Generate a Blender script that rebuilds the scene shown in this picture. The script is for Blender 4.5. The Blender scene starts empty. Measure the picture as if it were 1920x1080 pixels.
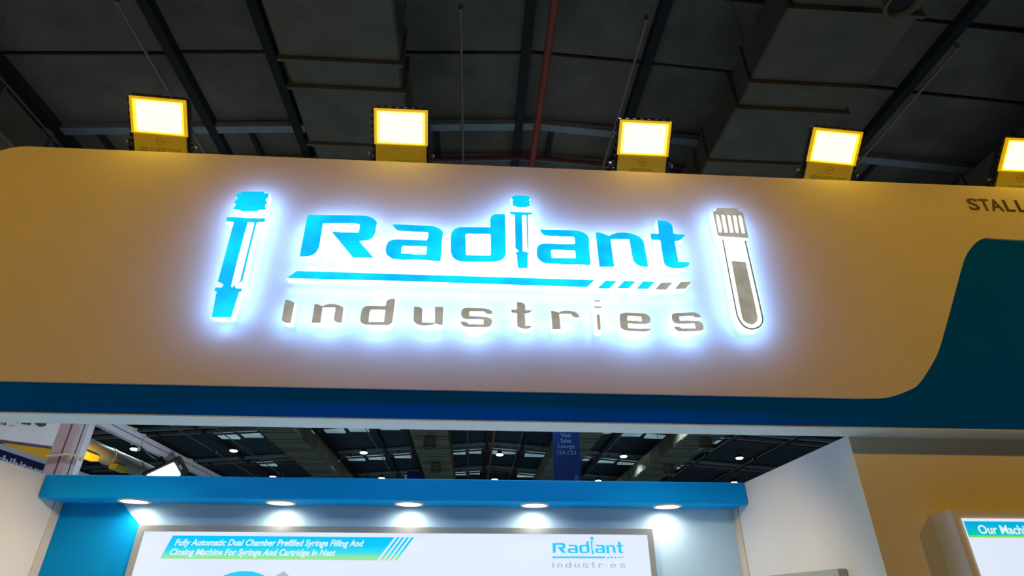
import bpy, bmesh, math, random, json
from mathutils import Matrix, Vector
random.seed(4)
SC = bpy.context.scene
COL = SC.collection

# ------------------------------------------------------------------ camera
cam_d = bpy.data.cameras.new('camera'); cam = bpy.data.objects.new('camera', cam_d); COL.objects.link(cam)
cam_d.sensor_width = 36.0; cam_d.lens = 36.0 * 1090.0 / 1920.0; cam_d.clip_end = 300
cam.location = (0, 0, 1.6)
cam.rotation_euler = (math.radians(90 + 28.83), 0, math.radians(-3.6))
SC.camera = cam

# ------------------------------------------------------------------ world, exposure
W = bpy.data.worlds.new('hall_ambient'); SC.world = W; W.use_nodes = True
W.node_tree.nodes['Background'].inputs[0].default_value = (0.32, 0.48, 0.72, 1)
W.node_tree.nodes['Background'].inputs[1].default_value = 0.015
SC.view_settings.view_transform = 'Standard'; SC.view_settings.look = 'None'
SC.view_settings.exposure = 0.0; SC.view_settings.gamma = 1.0; SC.view_settings.use_curve_mapping = False
SC.cycles.use_denoising = True
SC.cycles.max_bounces = 6; SC.cycles.diffuse_bounces = 4; SC.cycles.glossy_bounces = 3
SC.cycles.sample_clamp_indirect = 4.0

# ------------------------------------------------------------------ lamps behind and above the viewer
def lamp(name, kind, loc, energy, color, aim=None, size=0.3, spot=1.2, blend=0.6):
    d = bpy.data.lights.new(name, kind); d.energy = energy; d.color = color
    if kind == 'AREA': d.size = size
    else: d.shadow_soft_size = size
    if kind == 'SPOT': d.spot_size = spot; d.spot_blend = blend
    o = bpy.data.objects.new(name, d); COL.objects.link(o); o.location = loc
    if aim is not None:
        o.rotation_euler = (Vector(aim) - Vector(loc)).to_track_quat('-Z', 'Y').to_euler()
    return o
WLX, WRX = -3.1, 2.1
YEL = (1.0, 0.52, 0.04)
# yellow floods on the stall across the aisle
for x, e in ((-4.4, 165), (-1.5, 60), (1.6, 68), (4.8, 172)):
    lamp('flood_across_aisle', 'SPOT', (x, -1.0, 4.6), e, YEL, (x * 1.0, 3.0, 3.3), 0.12, 2.2, 0.8)
# high bay hall lamps
for x in (-4.5, -1.5, 1.5, 5.0):
    lamp('high_bay_light', 'SPOT', (x, 4.1, 9.6), 1300, (0.76, 0.90, 1.0), (x, 4.5, 0), 0.25, 0.8, 0.6)  # row shifted over the stall, beams narrowed to brighten its inside
for x in (-14.0, -6.5, 1.47, 8.95, 16.0):
    for y in (11.0, 19.0, 27.0):
        lamp('high_bay_light', 'SPOT', (x, y, 9.5), (260 if y < 15 else 480), (0.66, 0.88, 1.0) if y > 15 else (0.98, 0.97, 0.95), (x, y, 0), 0.25, 2.3, 0.5)
# unseen fill spots added behind the fascia to brighten the stall
for x in (-2.2, -0.5, 1.2):
    lamp('stall_fill_spot', 'SPOT', (x, 3.75, 2.75), 190, (1.0, 0.92, 0.78), (x, 3.75, 0.0), 0.08, 1.35, 0.5)

for x, tx, e in ((-1.3, WLX, 145), (0.2, WRX, 100)):
    lamp('stall_fill_spot', 'SPOT', (x, 3.32, 2.72), e, (1.0, 0.72, 0.43), (tx, 4.45, 1.2), 0.08, 1.2, 0.9)  # added warm fill for the side walls

for x in (-1.9, -0.5, 0.9):
    lamp('stall_fill_spot', 'SPOT', (x, 3.32, 2.72), 14, (0.90, 0.96, 1.0), (x, 4.55, 2.1), 0.08, 1.6, 0.9)  # added cool fill for the pelmet front

# ------------------------------------------------------------------ outlines of the sign shapes (metres in the fascia plane; third value = smooth point)
T = {"syr_cap":[[[-1.4424,3.7936],[-1.3192,3.7982],[-1.3127,3.7922],[-1.3103,3.7845],[-1.2834,3.7822],[-1.2825,3.7676],[-1.286,3.7545,1],[-1.2937,3.7423],[-1.2932,3.7335],[-1.2794,3.7173],[-1.2894,3.7004],[-1.2869,3.6878],[-1.2769,3.668],[-1.3159,3.6627],[-1.3259,3.6532],[-1.4207,3.6488],[-1.4266,3.6576],[-1.4705,3.6616],[-1.46,3.6822],[-1.4596,3.6949],[-1.4727,3.7121],[-1.4603,3.7322],[-1.4618,3.7408],[-1.4752,3.7556],[-1.473,3.7765],[-1.4644,3.7831],[-1.4501,3.7828]]],
"syr_barrel":[[[-1.4894,3.6023],[-1.4386,3.6046],[-1.4064,3.6021],[-1.3744,3.6001],[-1.2689,3.6038],[-1.2687,3.5772],[-1.3077,3.5745],[-1.3128,3.5669],[-1.3111,3.3413],[-1.3078,3.1777],[-1.3191,3.1699],[-1.3413,3.156],[-1.3371,3.1375],[-1.3327,3.1342],[-1.3,3.1336],[-1.2992,3.113],[-1.31,3.1117],[-1.3106,3.1061],[-1.3183,2.9572],[-1.4188,2.9542],[-1.4299,3.0978],[-1.4306,3.1085],[-1.4408,3.1081],[-1.443,3.1145],[-1.4422,3.1339],[-1.4093,3.135],[-1.4061,3.1481],[-1.4078,3.1554],[-1.4357,3.1688],[-1.4384,3.1752],[-1.4402,3.3363],[-1.442,3.5636],[-1.4468,3.5707],[-1.4862,3.5714]],[[-1.3644,3.5719],[-1.3292,3.5735],[-1.324,3.5639],[-1.3225,3.3409],[-1.3202,3.1751],[-1.3408,3.1591],[-1.3485,3.1436],[-1.351,3.1383],[-1.3583,3.1381],[-1.3623,3.1475],[-1.3659,3.3392]]],
"syr_body":[[[-1.4424,3.7936],[-1.3192,3.7982],[-1.3127,3.7922],[-1.3103,3.7845],[-1.2834,3.7822],[-1.2825,3.7676],[-1.286,3.7545,1],[-1.2937,3.7423],[-1.2932,3.7335],[-1.2794,3.7173],[-1.2894,3.7004],[-1.2869,3.6878],[-1.2769,3.668],[-1.3159,3.6627],[-1.3259,3.6532],[-1.3259,3.6532],[-1.3154,3.6022],[-1.2689,3.6038],[-1.2687,3.5772],[-1.3077,3.5745],[-1.3128,3.5669],[-1.3111,3.3413],[-1.3078,3.1777],[-1.3191,3.1699],[-1.3413,3.156],[-1.3371,3.1375],[-1.3327,3.1342],[-1.3,3.1336],[-1.2992,3.113],[-1.31,3.1117],[-1.3106,3.1061],[-1.3183,2.9572],[-1.4188,2.9542],[-1.4299,3.0978],[-1.4306,3.1085],[-1.4408,3.1081],[-1.443,3.1145],[-1.4422,3.1339],[-1.4093,3.135],[-1.4061,3.1481],[-1.4078,3.1554],[-1.4357,3.1688],[-1.4384,3.1752],[-1.4402,3.3363],[-1.442,3.5636],[-1.4468,3.5707],[-1.4862,3.5714],[-1.4894,3.6023],[-1.4386,3.6046],[-1.4105,3.6024],[-1.4207,3.6488],[-1.4266,3.6576],[-1.4705,3.6616],[-1.46,3.6822],[-1.4596,3.6949],[-1.4727,3.7121],[-1.4603,3.7322],[-1.4618,3.7408],[-1.4752,3.7556],[-1.473,3.7765],[-1.4644,3.7831],[-1.4501,3.7828]]],
"R":[[[-1.0323,3.6402],[-.728,3.6491],[-.6787,3.6447,1],[-.6399,3.6264,1],[-.6204,3.5972,1],[-.6229,3.5723,1],[-.6219,3.5378,1],[-.6334,3.4984,1],[-.6589,3.477,1],[-.7034,3.4675],[-.7058,3.464],[-.6134,3.3567],[-.7303,3.3541],[-.8741,3.5246],[-.8665,3.5273],[-.8162,3.5237],[-.7227,3.5262],[-.718,3.5298],[-.7187,3.5804],[-.7209,3.5853],[-.7303,3.5864],[-.7573,3.5921],[-.927,3.5846],[-.9325,3.5809],[-.9333,3.5735],[-.9296,3.4476],[-.9315,3.4097,1],[-.9437,3.3764,1],[-.9642,3.3593,1],[-.9899,3.3513,1],[-1.0281,3.3489]]],
"a1":[[[-.526,3.5939],[-.4467,3.5949],[-.3812,3.5918],[-.3158,3.5922],[-.2871,3.5904,1],[-.2577,3.5783,1],[-.2341,3.5595,1],[-.2267,3.5376,1],[-.2295,3.5154],[-.2294,3.4094],[-.2303,3.3553],[-.2339,3.3491],[-.2596,3.3495],[-.3153,3.3534],[-.3824,3.3541],[-.445,3.3484],[-.4767,3.3518,1],[-.5086,3.3562,1],[-.5384,3.3784,1],[-.5499,3.4061,1],[-.5491,3.4442,1],[-.5361,3.4735,1],[-.5015,3.487,1],[-.3892,3.4883],[-.3248,3.488],[-.319,3.4912],[-.314,3.5069],[-.314,3.5363],[-.3167,3.545],[-.329,3.5465],[-.4019,3.5458],[-.475,3.5481],[-.4998,3.5539,1],[-.5175,3.5694,1],[-.526,3.5864,1]],[[-.4536,3.4447],[-.3218,3.4462],[-.3155,3.4417],[-.3162,3.3942],[-.3199,3.3907],[-.3853,3.3891],[-.4133,3.3927],[-.4548,3.392],[-.46,3.3965],[-.4601,3.4373]]],
"d":[[[.086,3.6956],[.1365,3.6979],[.1389,3.6892],[.1393,3.628],[.1432,3.5143],[.1451,3.4258],[.1406,3.3984,1],[.1269,3.3773,1],[.1041,3.3635,1],[.0721,3.3569,1],[-.101,3.3503,1],[-.1331,3.3565,1],[-.1615,3.3785,1],[-.1753,3.4185,1],[-.1798,3.5343,1],[-.1705,3.5629,1],[-.148,3.5838,1],[-.1201,3.5907],[.0494,3.597],[.0494,3.653],[.0552,3.6766,1],[.0693,3.6919,1]],[[-.0879,3.5456],[.048,3.5497],[.0542,3.5415],[.0567,3.4032],[.0508,3.3976],[-.0822,3.395],[-.088,3.4029],[-.0944,3.5323]]],
"i_cap":[[[.1994,3.8441],[.2708,3.8457],[.2953,3.8346],[.2966,3.8225],[.2866,3.8128],[.2957,3.7981],[.2896,3.7827],[.2952,3.766],[.2722,3.7608],[.2673,3.7563],[.2114,3.7549],[.2065,3.7595],[.1812,3.7625],[.1871,3.7808],[.1798,3.7907],[.1871,3.805],[.1763,3.8258],[.1822,3.8334]]],
"i_barrel":[[[.1677,3.7171],[.2596,3.7166],[.3042,3.7175],[.302,3.7025],[.2807,3.7004],[.2772,3.6926],[.2773,3.4558],[.2717,3.4539],[.269,3.6922],[.2666,3.698],[.2473,3.6989],[.241,3.6909],[.2433,3.5184],[.2435,3.4352],[.2774,3.4272],[.283,3.4247],[.2796,3.4164],[.274,3.4145],[.272,3.3308],[.2691,3.3217],[.2164,3.3208],[.2133,3.3286],[.209,3.4119],[.2016,3.4171],[.203,3.427],[.217,3.4303],[.2184,3.4397],[.2017,3.4544],[.1999,3.4665],[.1989,3.6306],[.1976,3.6948],[.1678,3.7011]]],
"i_body":[[[.1994,3.8441],[.2708,3.8457],[.2953,3.8346],[.2966,3.8225],[.2866,3.8128],[.2957,3.7981],[.2896,3.7827],[.2952,3.766],[.2722,3.7608],[.2698,3.7576],[.2693,3.7164],[.3042,3.7175],[.302,3.7025],[.2807,3.7004],[.2773,3.4558],[.2613,3.4386],[.2774,3.4272],[.283,3.4247],[.2796,3.4164],[.274,3.4145],[.272,3.3308],[.2691,3.3217],[.2164,3.3208],[.2133,3.3286],[.209,3.4119],[.2016,3.4171],[.203,3.427],[.217,3.4303],[.2184,3.4397],[.2017,3.4544],[.1999,3.4665],[.1989,3.6306],[.1976,3.6948],[.1678,3.7011],[.1677,3.7171],[.2088,3.7166],[.2089,3.7572],[.2065,3.7595],[.1812,3.7625],[.1871,3.7808],[.1798,3.7907],[.1871,3.805],[.1763,3.8258],[.1822,3.8334]]],
"a2":[[[.3474,3.5945],[.4152,3.595],[.5117,3.5966],[.5706,3.5956,1],[.6038,3.588,1],[.6281,3.5725,1],[.6424,3.5471,1],[.6412,3.5026],[.6412,3.3557],[.6227,3.3541],[.5822,3.3582],[.4885,3.3547],[.4481,3.3578],[.4075,3.3572,1],[.3711,3.3596,1],[.3432,3.3774,1],[.3269,3.4076,1],[.3278,3.4509,1],[.3374,3.4779,1],[.3582,3.4909,1],[.3872,3.4956,1],[.4161,3.4958],[.4574,3.4935],[.5487,3.4973],[.5551,3.5015],[.5578,3.5139],[.5553,3.5459],[.5493,3.5507],[.4762,3.5491],[.4472,3.5528],[.3888,3.5513,1],[.3642,3.5627,1]],[[.4188,3.4521],[.4723,3.4543],[.5092,3.4509],[.5505,3.4525],[.5552,3.4479],[.5563,3.4071],[.5518,3.3997],[.4189,3.396],[.413,3.4015],[.4112,3.4446]]],
"n":[[[.6854,3.5862],[.7111,3.5873,1],[.7411,3.5769,1],[.7683,3.5659],[.7926,3.5804,1],[.8244,3.5909,1],[.8607,3.5943,1],[.9015,3.5893,1],[.9412,3.5745,1],[.9692,3.5483,1],[.9765,3.5214,1],[.9833,3.3571],[.9681,3.3553],[.9289,3.3636,1],[.9015,3.3886,1],[.895,3.4232,1],[.8894,3.5449],[.8845,3.5478],[.7818,3.5435],[.7747,3.5371],[.7805,3.3494],[.6923,3.345]]],
"t":[[[1.077,3.6933],[1.1218,3.694,1],[1.1519,3.6828,1],[1.167,3.6583,1],[1.167,3.6272],[1.1673,3.6025],[1.1743,3.5966],[1.2341,3.5961],[1.2364,3.587],[1.2192,3.5648,1],[1.1909,3.5484],[1.1671,3.5444],[1.1699,3.3989],[1.233,3.3966],[1.236,3.3897],[1.2213,3.3689,1],[1.1944,3.3581,1],[1.1484,3.3529,1],[1.1089,3.3589,1],[1.0859,3.3753,1],[1.0802,3.4012,1],[1.0789,3.5407],[1.0749,3.5496],[1.0283,3.5477],[1.0238,3.5536],[1.0223,3.5932],[1.0676,3.5951],[1.077,3.5998]]],
"bar":[[[-1.0263,3.2541],[-.4836,3.2543],[.6574,3.2551],[.6119,3.2075],[-.4794,3.2101],[-1.0751,3.2052]]],
"dash0":[[[.7226,3.2546],[.7869,3.2527],[.7388,3.2026],[.6722,3.2012]]],
"dash1":[[[.8309,3.2555],[.8982,3.2554],[.8524,3.2082],[.7854,3.2059]]],
"dash2":[[[.9414,3.2561],[1.0097,3.2551],[.966,3.2084],[.8988,3.2069]]],
"dash3":[[[1.0481,3.2522],[1.1164,3.2559],[1.0723,3.2066],[1.0067,3.2052]]],
"dash4":[[[1.1642,3.2601],[1.2324,3.2651],[1.1862,3.216],[1.1218,3.2125]]],
"I":[[[-1.056,3.0699],[-1.0416,3.0693,1],[-1.0241,3.0644,1],[-1.0096,3.0567,1],[-1.0038,3.0466,1],[-1.0028,2.9332],[-1.0167,2.9328,1],[-1.0334,2.9349,1],[-1.0492,2.945,1],[-1.0533,2.9567,1]]],
"n2":[[[-.8967,3.0495],[-.8838,3.0505,1],[-.8687,3.0455,1],[-.852,3.0374],[-.838,3.047,1],[-.8221,3.0525,1],[-.8032,3.0539,1],[-.7814,3.0516,1],[-.7563,3.0437,1],[-.7419,3.0346,1],[-.7371,3.0253,1],[-.735,2.942],[-.7564,2.9432,1],[-.7714,2.9494,1],[-.7787,2.9597,1],[-.78,2.973],[-.7817,3.0293],[-.7859,3.0332],[-.8461,3.0305],[-.8492,3.0272],[-.8472,2.9387],[-.8937,2.9365]]],
"d2":[[[-.4902,3.0954],[-.4643,3.0962],[-.467,2.9565,1],[-.475,2.9428,1],[-.4929,2.9349,1],[-.5168,2.9342],[-.5861,2.9345],[-.6073,2.9345,1],[-.6266,2.9404,1],[-.6377,2.9544,1],[-.6403,2.9692,1],[-.6394,3.0221,1],[-.633,3.0361,1],[-.6206,3.045,1],[-.6021,3.0484,1],[-.5209,3.0489],[-.5131,3.0522],[-.5114,3.0754,1],[-.5045,3.088,1]],[[-.5899,3.0252],[-.5131,3.0261],[-.5123,2.9546],[-.5934,2.9521],[-.5945,3.0068]]],
"u":[[[-.3584,3.051],[-.3388,3.0516,1],[-.3221,3.0475,1],[-.3115,3.034,1],[-.3075,2.9613],[-.3059,2.9577],[-.2425,2.9572],[-.2396,2.9633],[-.2441,3.0546],[-.1967,3.0555],[-.1952,2.9431],[-.2148,2.9461],[-.2368,2.9529],[-.2498,2.945,1],[-.2763,2.9389,1],[-.3085,2.9388,1],[-.3332,2.945,1],[-.3504,2.9585,1],[-.3557,2.9749,1]]],
"s1":[[[-.0967,3.0367,1],[-.0893,3.0471,1],[-.0765,3.0525,1],[-.0558,3.0546],[-.0167,3.0538],[.0251,3.0528,1],[.0513,3.0478,1],[.0672,3.0389,1],[.0721,3.026,1],[.0701,3.0187],[.0493,3.018,1],[.0362,3.0234,1],[.0256,3.0332],[-.0498,3.0318],[-.0536,3.0279],[-.0528,3.0062],[-.0488,3.0029],[.0211,3.0027,1],[.0419,3.0005,1],[.0602,2.9938,1],[.0702,2.9826,1],[.0706,2.9612,1],[.0649,2.9482,1],[.0534,2.9408,1],[.0355,2.9369],[-.0439,2.9366],[-.0696,2.9378,1],[-.0878,2.9452,1],[-.0986,2.959,1],[-.101,2.9675],[-.0785,2.9696,1],[-.0655,2.9657,1],[-.0535,2.9547],[.021,2.9555],[.024,2.9584],[.0234,2.9812],[.0203,2.984],[-.0713,2.9841,1],[-.087,2.9893,1],[-.0966,3.002,1],[-.0991,3.0192,1]]],
"t2":[[[.2074,3.0979],[.2272,3.097,1],[.2431,3.0931,1],[.2535,3.0816,1],[.2545,3.0521],[.2571,3.0484],[.29,3.0489],[.2913,3.0454],[.2819,3.0354,1],[.2661,3.03,1],[.253,3.0272],[.2548,2.9553],[.2586,2.9539],[.2911,2.9549],[.2858,2.9462,1],[.2727,2.9373,1],[.252,2.9347,1],[.2287,2.9389,1],[.2133,2.9469,1],[.2089,2.9596,1],[.2097,3.0259],[.2058,3.0293],[.1783,3.0307],[.1757,3.0496],[.2046,3.0497],[.2072,3.0536]]],
"r":[[[.3969,3.0493],[.4141,3.0492,1],[.4297,3.043,1],[.4429,3.0405],[.4618,3.0499,1],[.4831,3.0535,1],[.5149,3.0515,1],[.5384,3.0434,1],[.5522,3.0292,1],[.5557,3.0118],[.534,3.0111,1],[.5185,3.0179,1],[.51,3.0323],[.4478,3.0312],[.445,3.0274],[.4479,2.9376],[.4023,2.9354]]],
"i2_strip":[[[.6553,3.0353],[.6707,3.0343],[.6701,2.9474,1],[.6625,2.9401,1],[.655,2.9456,1]]],
"i2_top":[[[.6475,3.1228],[.68,3.1238],[.6796,3.1187],[.6472,3.1173]]],
"i2_base":[[[.6422,3.0837],[.6856,3.0836],[.6852,3.0782],[.6418,3.0777]]],
"i2_body":[[[.6489,3.1234],[.68,3.1244],[.688,3.1151],[.686,3.0776],[.6798,3.0774],[.6786,2.9448,1],[.671,2.9318,1],[.659,2.9286,1],[.6488,2.9326,1],[.6445,2.9453,1],[.6465,3.0773],[.6404,3.0771],[.6417,3.1166]]],
"e":[[[.8063,3.0496],[.8293,3.0521],[.9031,3.0504,1],[.9256,3.0479,1],[.9446,3.0392,1],[.9558,3.0255,1],[.9551,3.0022,1],[.946,2.9902,1],[.9269,2.9835,1],[.907,2.9823],[.8283,2.984],[.8253,2.9814],[.8258,2.9585],[.8284,2.9562],[.8759,2.9545],[.9548,2.9562],[.9482,2.9484,1],[.9304,2.9397,1],[.9076,2.9366,1],[.8323,2.939],[.8075,2.9422,1],[.7888,2.9514,1],[.7817,2.9664,1],[.7817,3.0279,1],[.7885,3.0406,1]],[[.8301,3.031],[.905,3.0286],[.9078,3.0023],[.9035,3.0016],[.8287,3.0024],[.8248,3.006]]],
"s2":[[[1.0798,3.0371,1],[1.0856,3.0482,1],[1.1011,3.0565,1],[1.1216,3.0594],[1.1564,3.0614],[1.1972,3.0652,1],[1.22,3.0634,1],[1.2362,3.056,1],[1.2472,3.0438,1],[1.2492,3.0329],[1.218,3.0319,1],[1.2101,3.0364,1],[1.2023,3.0415],[1.127,3.037],[1.1237,3.0337],[1.1249,3.012],[1.129,3.0105],[1.2153,3.0141,1],[1.2347,3.01,1],[1.2486,2.9986,1],[1.2531,2.9772,1],[1.2502,2.9648,1],[1.2385,2.9537,1],[1.2193,2.9492,1],[1.1622,2.9464],[1.1195,2.9442,1],[1.1029,2.9468,1],[1.0902,2.9571,1],[1.0838,2.9722],[1.1011,2.9742,1],[1.1178,2.9717,1],[1.1293,2.9628],[1.205,2.9665],[1.2069,2.9697],[1.2048,2.9927],[1.2007,2.9941],[1.1006,2.9911,1],[1.0876,3.0,1],[1.0797,3.0153,1]]],
"tube_cap":[[[1.4688,3.8077],[1.6062,3.8103],[1.6093,3.8016,1],[1.6164,3.7885,1],[1.6375,3.7826],[1.6348,3.5874],[1.4794,3.5924],[1.4614,3.5953],[1.4434,3.5982],[1.4413,3.7766],[1.455,3.783,1],[1.4669,3.7969,1]],[[1.4574,3.7546],[1.4741,3.7561],[1.4797,3.7254],[1.4795,3.662],[1.4727,3.6206],[1.4549,3.6198],[1.4535,3.6831]],[[1.4913,3.7554],[1.5106,3.757],[1.5149,3.7458],[1.5116,3.6211],[1.4889,3.6191],[1.4878,3.6476]],[[1.5291,3.7548],[1.5469,3.7567],[1.5519,3.7362],[1.5487,3.6319],[1.5419,3.6206],[1.5251,3.6217],[1.5251,3.664]],[[1.5655,3.7549],[1.5849,3.7566],[1.5891,3.7454],[1.5805,3.6222],[1.5622,3.6207],[1.5594,3.647]],[[1.601,3.755],[1.6196,3.7559],[1.6228,3.7318],[1.6189,3.621],[1.5991,3.6186],[1.5969,3.6634]]],
"tube_outline":[[[1.466,3.569],[1.4569,3.0665,1],[1.4641,3.0231,1],[1.4812,2.9888,1],[1.5097,2.9699,1],[1.5425,2.9692,1],[1.5777,2.9834,1],[1.6012,3.0106,1],[1.6111,3.046,1],[1.6131,3.5674],[1.605,3.5641],[1.6025,3.0458,1],[1.5942,3.0137,1],[1.5731,2.9907,1],[1.5411,2.9774,1],[1.5136,2.9782,1],[1.4879,2.9956,1],[1.4717,3.0267,1],[1.4643,3.0685,1],[1.4722,3.5712]]],
"tube_liquid":[[[1.4957,3.4159],[1.5807,3.4126],[1.5777,3.0534,1],[1.57,3.0238,1],[1.5439,3.0022,1],[1.5138,3.0055,1],[1.4938,3.0215,1],[1.4879,3.0507,1]]],
"tube_body":[[[1.4688,3.8077],[1.6062,3.8103],[1.6093,3.8016,1],[1.6164,3.7885,1],[1.6375,3.7826],[1.6348,3.5874],[1.6177,3.5734],[1.6134,3.0419,1],[1.6046,3.0082,1],[1.579,2.9785,1],[1.544,2.9651,1],[1.5059,2.9665,1],[1.4753,2.9861,1],[1.4612,3.0205,1],[1.4553,3.0623,1],[1.4625,3.5728],[1.4434,3.5982],[1.4413,3.7766],[1.455,3.783,1],[1.4669,3.7969,1]]],
"curve":[[[3.5375,3.7048],[3.3435,3.7075],[3.2849,3.7127],[3.2298,3.6935,1],[3.1634,3.6451,1],[3.0854,3.5655,1],[3.0086,3.4531,1],[2.7066,2.9729,1],[2.6148,2.8472,1],[2.4648,2.6957,1],[2.3815,2.6538,1],[2.2671,2.6174,1],[2.1518,2.6094,1],[2.0613,2.6075]]]}

# ------------------------------------------------------------------ materials
def mat(name, col, rough=0.6, metal=0.0, noise=0.06, scale=8.0, bump=0.0, spec=0.4):
    m = bpy.data.materials.new(name); m.use_nodes = True; nt = m.node_tree; b = nt.nodes['Principled BSDF']
    b.inputs['Roughness'].default_value = rough; b.inputs['Metallic'].default_value = metal
    b.inputs['Specular IOR Level'].default_value = spec
    tc = nt.nodes.new('ShaderNodeTexCoord'); nz = nt.nodes.new('ShaderNodeTexNoise'); nz.inputs['Scale'].default_value = scale
    nz.inputs['Detail'].default_value = 4
    nt.links.new(tc.outputs['Object'], nz.inputs['Vector'])
    r = nt.nodes.new('ShaderNodeValToRGB')
    lo = [max(0, c * (1 - noise)) for c in col]; hi = [min(1, c * (1 + noise)) for c in col]
    r.color_ramp.elements[0].position = 0.3; r.color_ramp.elements[1].position = 0.7
    r.color_ramp.elements[0].color = (*lo, 1); r.color_ramp.elements[1].color = (*hi, 1)
    nt.links.new(nz.outputs['Fac'], r.inputs['Fac']); nt.links.new(r.outputs['Color'], b.inputs['Base Color'])
    if bump:
        bp = nt.nodes.new('ShaderNodeBump'); bp.inputs['Strength'].default_value = bump; bp.inputs['Distance'].default_value = 0.01
        nt.links.new(nz.outputs['Fac'], bp.inputs['Height']); nt.links.new(bp.outputs['Normal'], b.inputs['Normal'])
    return m
def glow(name, col, strength, base=(0.5, 0.5, 0.5), var=0.0, col2=None, scale=6.0):
    m = bpy.data.materials.new(name); m.use_nodes = True; nt = m.node_tree; b = nt.nodes['Principled BSDF']
    b.inputs['Base Color'].default_value = (*base, 1); b.inputs['Roughness'].default_value = 0.5
    b.inputs['Specular IOR Level'].default_value = 0.2
    b.inputs['Emission Strength'].default_value = strength; b.inputs['Emission Color'].default_value = (*col, 1)
    if col2 is not None:
        tc = nt.nodes.new('ShaderNodeTexCoord'); nz = nt.nodes.new('ShaderNodeTexNoise'); nz.inputs['Scale'].default_value = scale
        nt.links.new(tc.outputs['Object'], nz.inputs['Vector'])
        r = nt.nodes.new('ShaderNodeValToRGB'); r.color_ramp.elements[0].position = 0.35; r.color_ramp.elements[1].position = 0.65
        r.color_ramp.elements[0].color = (*col, 1); r.color_ramp.elements[1].color = (*col2, 1)
        nt.links.new(nz.outputs['Fac'], r.inputs['Fac']); nt.links.new(r.outputs['Color'], b.inputs['Emission Color'])
    return m
def glow_ramp(name, stops, strength, z0, z1):
    m = bpy.data.materials.new(name); m.use_nodes = True; nt = m.node_tree; b = nt.nodes['Principled BSDF']
    b.inputs['Base Color'].default_value = (0.01, 0.01, 0.01, 1); b.inputs['Roughness'].default_value = 0.6; b.inputs['Specular IOR Level'].default_value = 0.0
    b.inputs['Emission Strength'].default_value = strength
    tc = nt.nodes.new('ShaderNodeTexCoord'); sp = nt.nodes.new('ShaderNodeSeparateXYZ'); r = nt.nodes.new('ShaderNodeValToRGB'); mr = nt.nodes.new('ShaderNodeMapRange')
    mr.inputs['From Min'].default_value = z0; mr.inputs['From Max'].default_value = z1
    nt.links.new(tc.outputs['Object'], sp.inputs[0]); nt.links.new(sp.outputs[2], mr.inputs['Value']); nt.links.new(mr.outputs[0], r.inputs['Fac'])
    cr = r.color_ramp
    while len(cr.elements) < len(stops): cr.elements.new(0.5)
    for e, (p, c) in zip(cr.elements, stops): e.position = p; e.color = (*c, 1)
    nt.links.new(r.outputs['Color'], b.inputs['Emission Color'])
    return m

M = {}
M['white_paint'] = mat('white_paint', (0.80, 0.755, 0.58), 0.6, noise=0.02, scale=3, bump=0.02)
M['blue_paint'] = mat('blue_paint', (0.0, 0.135, 0.80), 0.7, noise=0.04, scale=3, spec=0.0)
M['blue_wall'] = mat('blue_wall_vinyl', (0.0005, 0.27, 0.64), 0.6, noise=0.03, scale=3, spec=0.08)
M['soffit'] = mat('soffit_board', (0.66, 0.80, 0.88), 0.6, noise=0.02, scale=3)  # pale blue stands in for cool bounce light on the soffit
M['wall_white'] = mat('wall_white', (0.75, 0.71, 0.64), 0.65, noise=0.02, scale=2.5, bump=0.02)
M['wall_pale_blue'] = mat('wall_pale_blue', (0.46, 0.68, 0.84), 0.65, noise=0.02, scale=2.5, spec=0.1)
M['pelmet_blue'] = mat('pelmet_blue', (0.0005, 0.34, 0.80), 0.6, noise=0.03, scale=3, spec=0.08)
M['wall_cool_lit'] = mat('wall_white_cool_light', (0.68, 0.72, 0.74), 0.65, noise=0.02, scale=2.5)  # cooler copy of the wall white; cool light put into the colour
M['warm_lit_strip'] = mat('warm_lit_wall_end', (0.62, 0.56, 0.46), 0.6, noise=0.03)  # beige holds the warm light on the side wall ends
M['frame_grey'] = mat('frame_grey', (0.37, 0.395, 0.37), 0.45, 0.2, noise=0.04)
M['black_metal'] = mat('black_metal', (0.03, 0.028, 0.025), 0.4, 0.5, noise=0.2)
M['steel'] = mat('steel', (0.55, 0.54, 0.52), 0.35, 0.9, noise=0.1)
M['cover_plate'] = mat('cover_plate', (0.95, 0.74, 0.10), 0.35, noise=0.03)  # yellow glow of the LEDs is put into the plate colour
M['dark_print'] = mat('dark_print', (0.05, 0.045, 0.03), 0.6, noise=0.05)
M['plate_print'] = mat('plate_print', (0.30, 0.24, 0.10), 0.6, noise=0.05)
M['stall_print'] = mat('stall_letter_vinyl', (0.055, 0.05, 0.04), 0.5, noise=0.05)
M['roof'] = mat('roof_sheet', (0.23, 0.21, 0.165), 0.8, noise=0.25, scale=1.2, bump=0.2)
M['roof_far_shade'] = mat('far_shade_roof', (0.045, 0.065, 0.085), 0.85, noise=0.2, scale=1.2)  # darker, bluer roof copy; far-hall shade put into the colour
M['purlin'] = mat('dark_steel', (0.035, 0.035, 0.038), 0.7, 0.0, noise=0.15)
M['chord'] = mat('chord_steel', (0.38, 0.43, 0.46), 0.55, 0.2, noise=0.12, scale=3)
M['red_pipe'] = mat('red_pipe_paint', (0.50, 0.10, 0.07), 0.5, noise=0.1)
M['dull_pipe'] = mat('dull_red_pipe', (0.20, 0.06, 0.06), 0.6, noise=0.1)
M['duct'] = mat('duct_sheet', (0.20, 0.19, 0.14), 0.55, 0.3, noise=0.15, scale=2.0, bump=0.1)
M['rod'] = mat('rod_steel', (0.42, 0.32, 0.26), 0.5, 0.3, noise=0.1)
M['floor'] = mat('floor_carpet', (0.34, 0.40, 0.44), 0.9, noise=0.2, scale=40, bump=0.2)
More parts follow.
